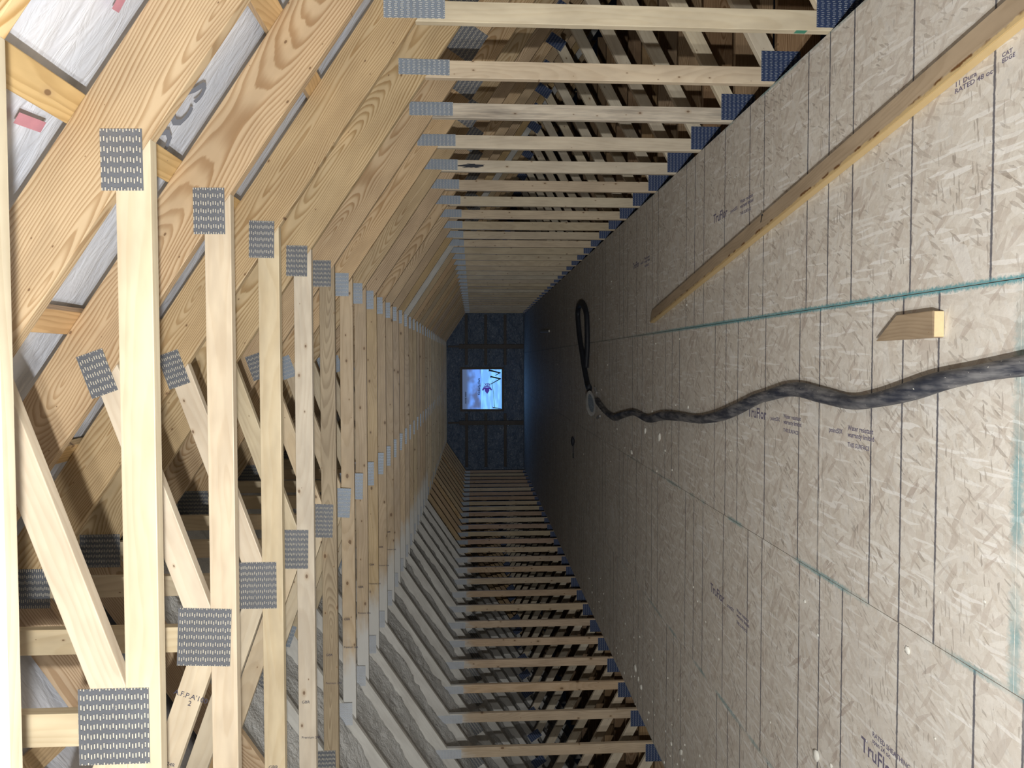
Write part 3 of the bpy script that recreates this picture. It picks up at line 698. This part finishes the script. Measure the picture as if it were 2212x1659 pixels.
def catmull(P, n=8):
    out = []
    for i in range(len(P)-1):
        p0, p1, p2, p3 = P[max(i-1, 0)], P[i], P[i+1], P[min(i+2, len(P)-1)]
        for s in range(n):
            t = s/n
            out.append(0.5*((2*p1)+(-p0+p2)*t+(2*p0-5*p1+4*p2-p3)*t*t+(-p0+3*p1-3*p2+p3)*t*t*t))
    out.append(P[-1]); return out
def tube(name, P, rx, rz, mat, ns=20, ribs=0.0, parent=None):
    """P list of Vector; rx, rz functions of fraction -> half width / half height"""
    bm = bmesh.new(); rings = []; n = len(P)
    for i, p in enumerate(P):
        t = (P[min(i+1, n-1)]-P[max(i-1, 0)]).normalized(); side = Vector((-t.y, t.x, 0)).normalized(); up = side.cross(t)*-1
        if up.z < 0: up = -up
        f = i/(n-1); a_, b_2 = rx(f), rz(f); k_ = 1+ribs*(1 if i % 2 else -1)
        rings.append([bm.verts.new(p+side*math.cos(2*math.pi*q/ns)*a_*k_+up*math.sin(2*math.pi*q/ns)*b_2*k_) for q in range(ns)])
    for i in range(n-1):
        for q in range(ns): bm.faces.new((rings[i][q], rings[i][(q+1) % ns], rings[i+1][(q+1) % ns], rings[i+1][q]))
    bm.faces.new(rings[0][::-1]); bm.faces.new(rings[-1])
    return link(name, mesh_from(bm, name, True), mat, parent)
def hose_mat():
    m, nt, bs = newmat('dusty_hose'); g = N(nt); v = g.coords()
    n = g.noise(g.mapv(v, (40, 5, 30)), 1.0, 4, 0.65); n2 = g.noise(v, 6, 3, 0.6)
    d = g.math('MULTIPLY', g.ramp(n, 0.34, 0.66), g.ramp(n2, 0.22, 0.58))
    c = g.mix(d, col(0.035, 0.042, 0.065), col(0.27, 0.27, 0.28))
    sp = g.ramp(g.noise(v, 90, 1), 0.76, 0.79); c = g.mix(sp, c, col(0.7, 0.7, 0.66))
    nt.links.new(c, bs.inputs['Base Color']); bs.inputs['Roughness'].default_value = 0.55
    nt.links.new(g.bump(n, 0.3, 0.004), bs.inputs['Normal'])
    return m
HM = hose_mat()
hz = [(0.02, 1.55), (0.005, 1.75), (-0.017, 1.934), (-0.044, 2.127), (-0.072, 2.293), (-0.11, 2.452), (-0.148, 2.633), (-0.175, 2.841), (-0.160, 3.087), (-0.143, 3.38), (-0.19, 3.70), (-0.22, 3.86), (-0.3, 4.178), (-0.363, 4.486), (-0.409, 4.843), (-0.426, 5.262), (-0.455, 5.759), (-0.522, 6.27), (-0.508, 6.821), (-0.57, 7.357), (-0.630, 7.75), (-0.627, 8.039), (-0.60, 8.366), (-0.54, 8.75), (-0.505, 8.90)]
P = catmull([Vector((x, y, 0.0325)) for x, y in hz], 10)
ho = tube('flexible_hose', P, lambda f: 0.031+0.004*math.sin(f*40)+0.004*f, lambda f: 0.0315, HM)
tag(ho, 'thick dusty black hose snaking along the floor toward the camera', 'hose')
lz = [(-0.38, 9.50), (-0.33, 9.66), (-0.22, 9.80), (-0.08, 9.97), (0.08, 10.12), (0.22, 10.27), (0.37, 10.41), (0.53, 10.52), (0.68, 10.58), (0.79, 10.48), (0.81, 10.19), (0.74, 9.93), (0.62, 9.76), (0.43, 9.70), (0.18, 9.69), (-0.10, 9.72)]
P = catmull([Vector((x, y, 0.036+0.022*max(0, 1-abs(i-16)/2))) for i, (x, y) in enumerate(lz)], 8)
lo_ = tube('hose_loop', P, lambda f: 0.056-0.008*math.sin(f*9), lambda f: 0.035, simple('black_hose', (0.020, 0.024, 0.034), 0.6, noise_amt=0.5, nscale=14))
tag(lo_, 'dark wide hose doubled back in a narrow loop beyond the hose fitting', 'hose')
# light grey fitting lying where the hoses meet
ft = empty('hose_fitting', (-0.555, 9.10, 0)); tag(ft, 'pale grey oval fitting lying at the far end of the snaking hose', 'fitting')
A3 = Vector((-0.155, -0.10, 0.0)); B3 = Vector((0.012, -0.035, 0.060)); C3 = Vector((0, 0, 0.085)); N3 = A3.cross(B3).normalized()
def oval_ring(name, k0_, k1_, dep, mat, off=0.0):
    bm = bmesh.new(); ns = 40; R4 = []
    for i in range(ns):
        a = 2*math.pi*i/ns; e_ = A3*math.cos(a)+B3*math.sin(a)
        R4.append([bm.verts.new(C3+e_*k0_+N3*(off+dep)), bm.verts.new(C3+e_*k1_+N3*(off+dep)), bm.verts.new(C3+e_*k1_+N3*(off-dep)), bm.verts.new(C3+e_*k0_+N3*(off-dep))])
    for i in range(ns):
        for q in range(4): bm.faces.new((R4[i][q], R4[i][(q+1) % 4], R4[(i+1) % ns][(q+1) % 4], R4[(i+1) % ns][q]))
    return link(name, mesh_from(bm, name), mat, ft)
oval_ring('rim', 0.74, 1.0, 0.012, GREYP)
bm = bmesh.new(); q0 = []
for sc_, off in ((0.80, 0.0), (0.74, -0.03), (0.55, -0.045)):
    q0.append([bm.verts.new(C3+(A3*math.cos(2*math.pi*i/28)+B3*math.sin(2*math.pi*i/28))*sc_+N3*off*(1 if N3.y > 0 else -1)*-1) for i in range(28)])
for a_, b_4 in zip(q0, q0[1:]):
    for i in range(28): bm.faces.new((a_[i], a_[(i+1) % 28], b_4[(i+1) % 28], b_4[i]))
bm.faces.new(q0[-1]); bm.faces.new(q0[0][::-1]); link('fitting_body', mesh_from(bm, 'fbody'), simple('grey_blue_fabric', (0.16, 0.19, 0.23), 0.7, noise_amt=0.7, nscale=45), ft)
bm = bmesh.new(); bm_box(bm, (-0.012, -0.075, 0.0), (0.012, 0.075, 0.022)); bmesh.ops.bevel(bm, geom=bm.edges[:], offset=0.005, segments=2, affect='EDGES')
o = link('handle_flap', mesh_from(bm, 'flap'), GREYP, ft, (0.175, -0.13, 0.03)); o.rotation_euler = (0, 0, -0.45)
bm = bmesh.new(); bm_box(bm, (-0.016, -0.11, 0.0), (0.016, 0.11, 0.022)); bmesh.ops.bevel(bm, geom=bm.edges[:], offset=0.006, segments=2, affect='EDGES')
o = link('end_clamp', mesh_from(bm, 'clamp'), GREYP, ft, (-0.165, -0.17, 0)); o.rotation_euler = (0, 0, 0.2)
# dark brush-like tool
tl = empty('hand_tool', (-1.28, 11.16, 0)); tag(tl, 'small dark long-handled tool lying alone on the far floor', 'tool')
bm = bmesh.new(); bmesh.ops.create_uvsphere(bm, u_segments=16, v_segments=10, radius=1.0); bmesh.ops.scale(bm, vec=(0.075, 0.05, 0.028), verts=bm.verts)
link('tool_head', mesh_from(bm, 'thead', True), DARKP, tl, (0, 0, 0.028))
bm = bmesh.new(); bmesh.ops.create_cone(bm, segments=10, radius1=0.009, radius2=0.006, depth=0.20, cap_ends=True); o = link('tool_handle', mesh_from(bm, 'thand', True), DARKP, tl, (-0.165, 0.0, 0.02)); o.rotation_euler = (0, math.pi/2, 0)
# pale stick on the far floor
bm = bmesh.new(); bm_box(bm, (-0.025, -0.9, 0), (0.025, 0.9, 0.03)); bmesh.ops.bevel(bm, geom=bm.edges[:], offset=0.004, segments=1, affect='EDGES')
o = link('wood_stick', mesh_from(bm, 'stick'), simple('pale_stick', (0.75, 0.75, 0.72), 0.5), None, (0.64, 15.7, 0)); o.rotation_euler = (0, 0, -0.036)
tag(o, 'thin pale stick lying far off on the dark floor', 'stick')
# bent nail sticking out of the lumber
bm = bmesh.new(); bmesh.ops.create_cone(bm, segments=10, radius1=0.0022, radius2=0.0022, depth=0.10, cap_ends=True); bmesh.ops.translate(bm, vec=(0, 0, 0.05), verts=bm.verts)
g0 = bmesh.ops.create_cone(bm, segments=12, radius1=0.005, radius2=0.005, depth=0.0015, cap_ends=True); bmesh.ops.translate(bm, vec=(0, 0, 0.1005), verts=g0['verts'])
na = link('nail', mesh_from(bm, 'nail'), NAILM, None, (0.742, 3.80, 0.036)); na.rotation_euler = (math.radians(72), 0, math.radians(12))
tag(na, 'bent dark nail sticking out of the long two-by-four', 'nail')

# foam crumbs
CR = [(-3.013, 9.69, 1), (-3.025, 9.427, 1), (-3.123, 9.435, 1), (-2.742, 8.811, 1), (-2.532, 7.433, 1), (-2.861, 8.583, 1), (-3.073, 8.915, 1), (-3.132, 8.847, 1), (-3.309, 9.329, 1), (-3.175, 8.617, 1), (-2.774, 7.352, 1), (-2.758, 6.94, 1), (-2.655, 6.691, 1), (-2.517, 6.263, 1), (-2.899, 6.937, 1), (-3.218, 7.807, 1), (-3.251, 7.742, 1), (-3.154, 7.493, 1), (-3.007, 7.508, 1), (-2.666, 6.189, 1), (-3.03, 6.857, 2), (-3.084, 6.731, 2), (-3.109, 6.61, 2), (-3.313, 7.383, 1), (-3.203, 7.048, 1), (-3.136, 6.907, 1), (-2.608, 5.699, 1), (-3.05, 6.202, 1), (-3.21, 6.326, 2), (-3.301, 6.377, 1), (-3.131, 6.125, 1), (-3.227, 6.656, 1), (-3.093, 5.584, 2), (-3.012, 5.309, 2), (-3.037, 5.248, 1), (-3.166, 5.417, 1), (-2.791, 4.868, 1), (-2.904, 5.22, 1), (-3.085, 5.76, 1), (-2.933, 5.571, 1), (-3.212, 5.616, 1), (-1.712, 4.938, 1), (-1.643, 5.039, 1), (-1.795, 4.761, 1), (-1.812, 4.499, 1), (-2.646, 5.402, 1), (-3.366, 5.791, 1), (-3.402, 6.876, 1), (0.143, 6.149, 1), (0.162, 5.43, 1), (0.411, 5.248, 1), (-0.354, 5.524, 1), (-0.349, 5.193, 1), (-0.652, 6.502, 2), (-0.654, 5.987, 2), (-0.593, 5.711, 1), (-0.456, 6.259, 1), (-0.561, 4.321, 1), (-0.925, 7.074, 2), (-0.919, 7.397, 1), (-1.176, 8.176, 1), (-0.88, 5.612, 1), (-0.963, 6.086, 1), (-0.367, 8.798, 1), (-0.055, 8.376, 1), (0.905, 8.155, 1), (0.825, 8.154, 1), (0.911, 10.573, 1), (-0.762, 7.811, 1), (-1.357, 10.205, 1), (-0.751, 5.825, 1), (-0.08, 13.465, 1), (0.698, 11.595, 1), (0.521, 8.936, 1), (-1.063, 2.497, 2), (-1.305, 2.337, 1), (-1.544, 2.761, 1), (-1.831, 3.168, 2), (-1.806, 3.038, 1), (-1.944, 3.688, 1), (-1.271, 3.177, 1), (-1.159, 3.309, 1), (-0.792, 2.325, 1), (-0.752, 2.113, 1)]
LUMP = {}
_w = sorted([c for c in CR if c[2] == 2 and c[0] < -2.5], key=lambda c: c[1])
for _n, c in zip(('nearest', 'second nearest', 'third', 'fourth', 'fifth', 'farthest'), _w): LUMP[c[:2]] = 'white lump of spray foam by the left knee wall, %s of its row' % _n
_o = sorted([c for c in CR if c[2] == 2 and c[0] >= -2.5], key=lambda c: c[1])
for _n, c in zip(('closest to the camera, long and thin', 'beside the second floor seam, close to the camera', 'nearer of the two below the hose', 'farther of the two below the hose', 'on the middle seam far down the floor'), _o): LUMP[c[:2]] = 'white lump of spray foam ' + _n
vars_ = []
for s in range(4):
    bm = bmesh.new(); bmesh.ops.create_icosphere(bm, subdivisions=2, radius=1.0)
    for v in bm.verts:
        v.co *= 1+0.45*noise.noise(v.co*1.9+Vector((s*5.0, 1, 2))); v.co.z = max(v.co.z, -0.45)
    vars_.append(mesh_from(bm, 'crumb', True))
for i, (x, y, big) in enumerate(CR):
    rr = random.Random(i); s = (0.020 if big == 2 else 0.0085)*rr.uniform(0.7, 1.35)
    if y < 3: s *= 0.55
    o = link('foam_crumb', vars_[i % 4], CRUMB, None, (x, y, 0.0)); o.scale = (s*rr.uniform(0.8, 1.3), s*rr.uniform(0.9, 2.0 if big == 2 else 1.2), s*0.5); o.location.z = 0.45*s*0.5
    o.rotation_euler = (0, 0, rr.uniform(0, 3))
    if big == 2: tag(o, LUMP[(x, y)], 'foam crumb', 'foam lumps on the floor')
    elif x < -2.4: tag(o, 'tiny white foam crumb on the floor strip along the left knee wall', 'foam crumb', 'foam crumbs along the left knee wall')
    elif x > 0.2: tag(o, 'tiny white foam crumb on the floor between teal seam and right knee wall', 'foam crumb', 'foam crumbs beyond the teal seam')
    elif x > -0.98: tag(o, 'tiny white foam crumb on the floor panels around the snaking hose', 'foam crumb', 'foam crumbs around the hose')
    else: tag(o, 'tiny white foam crumb on the open floor left of the hose', 'foam crumb', 'foam crumbs on the open floor')
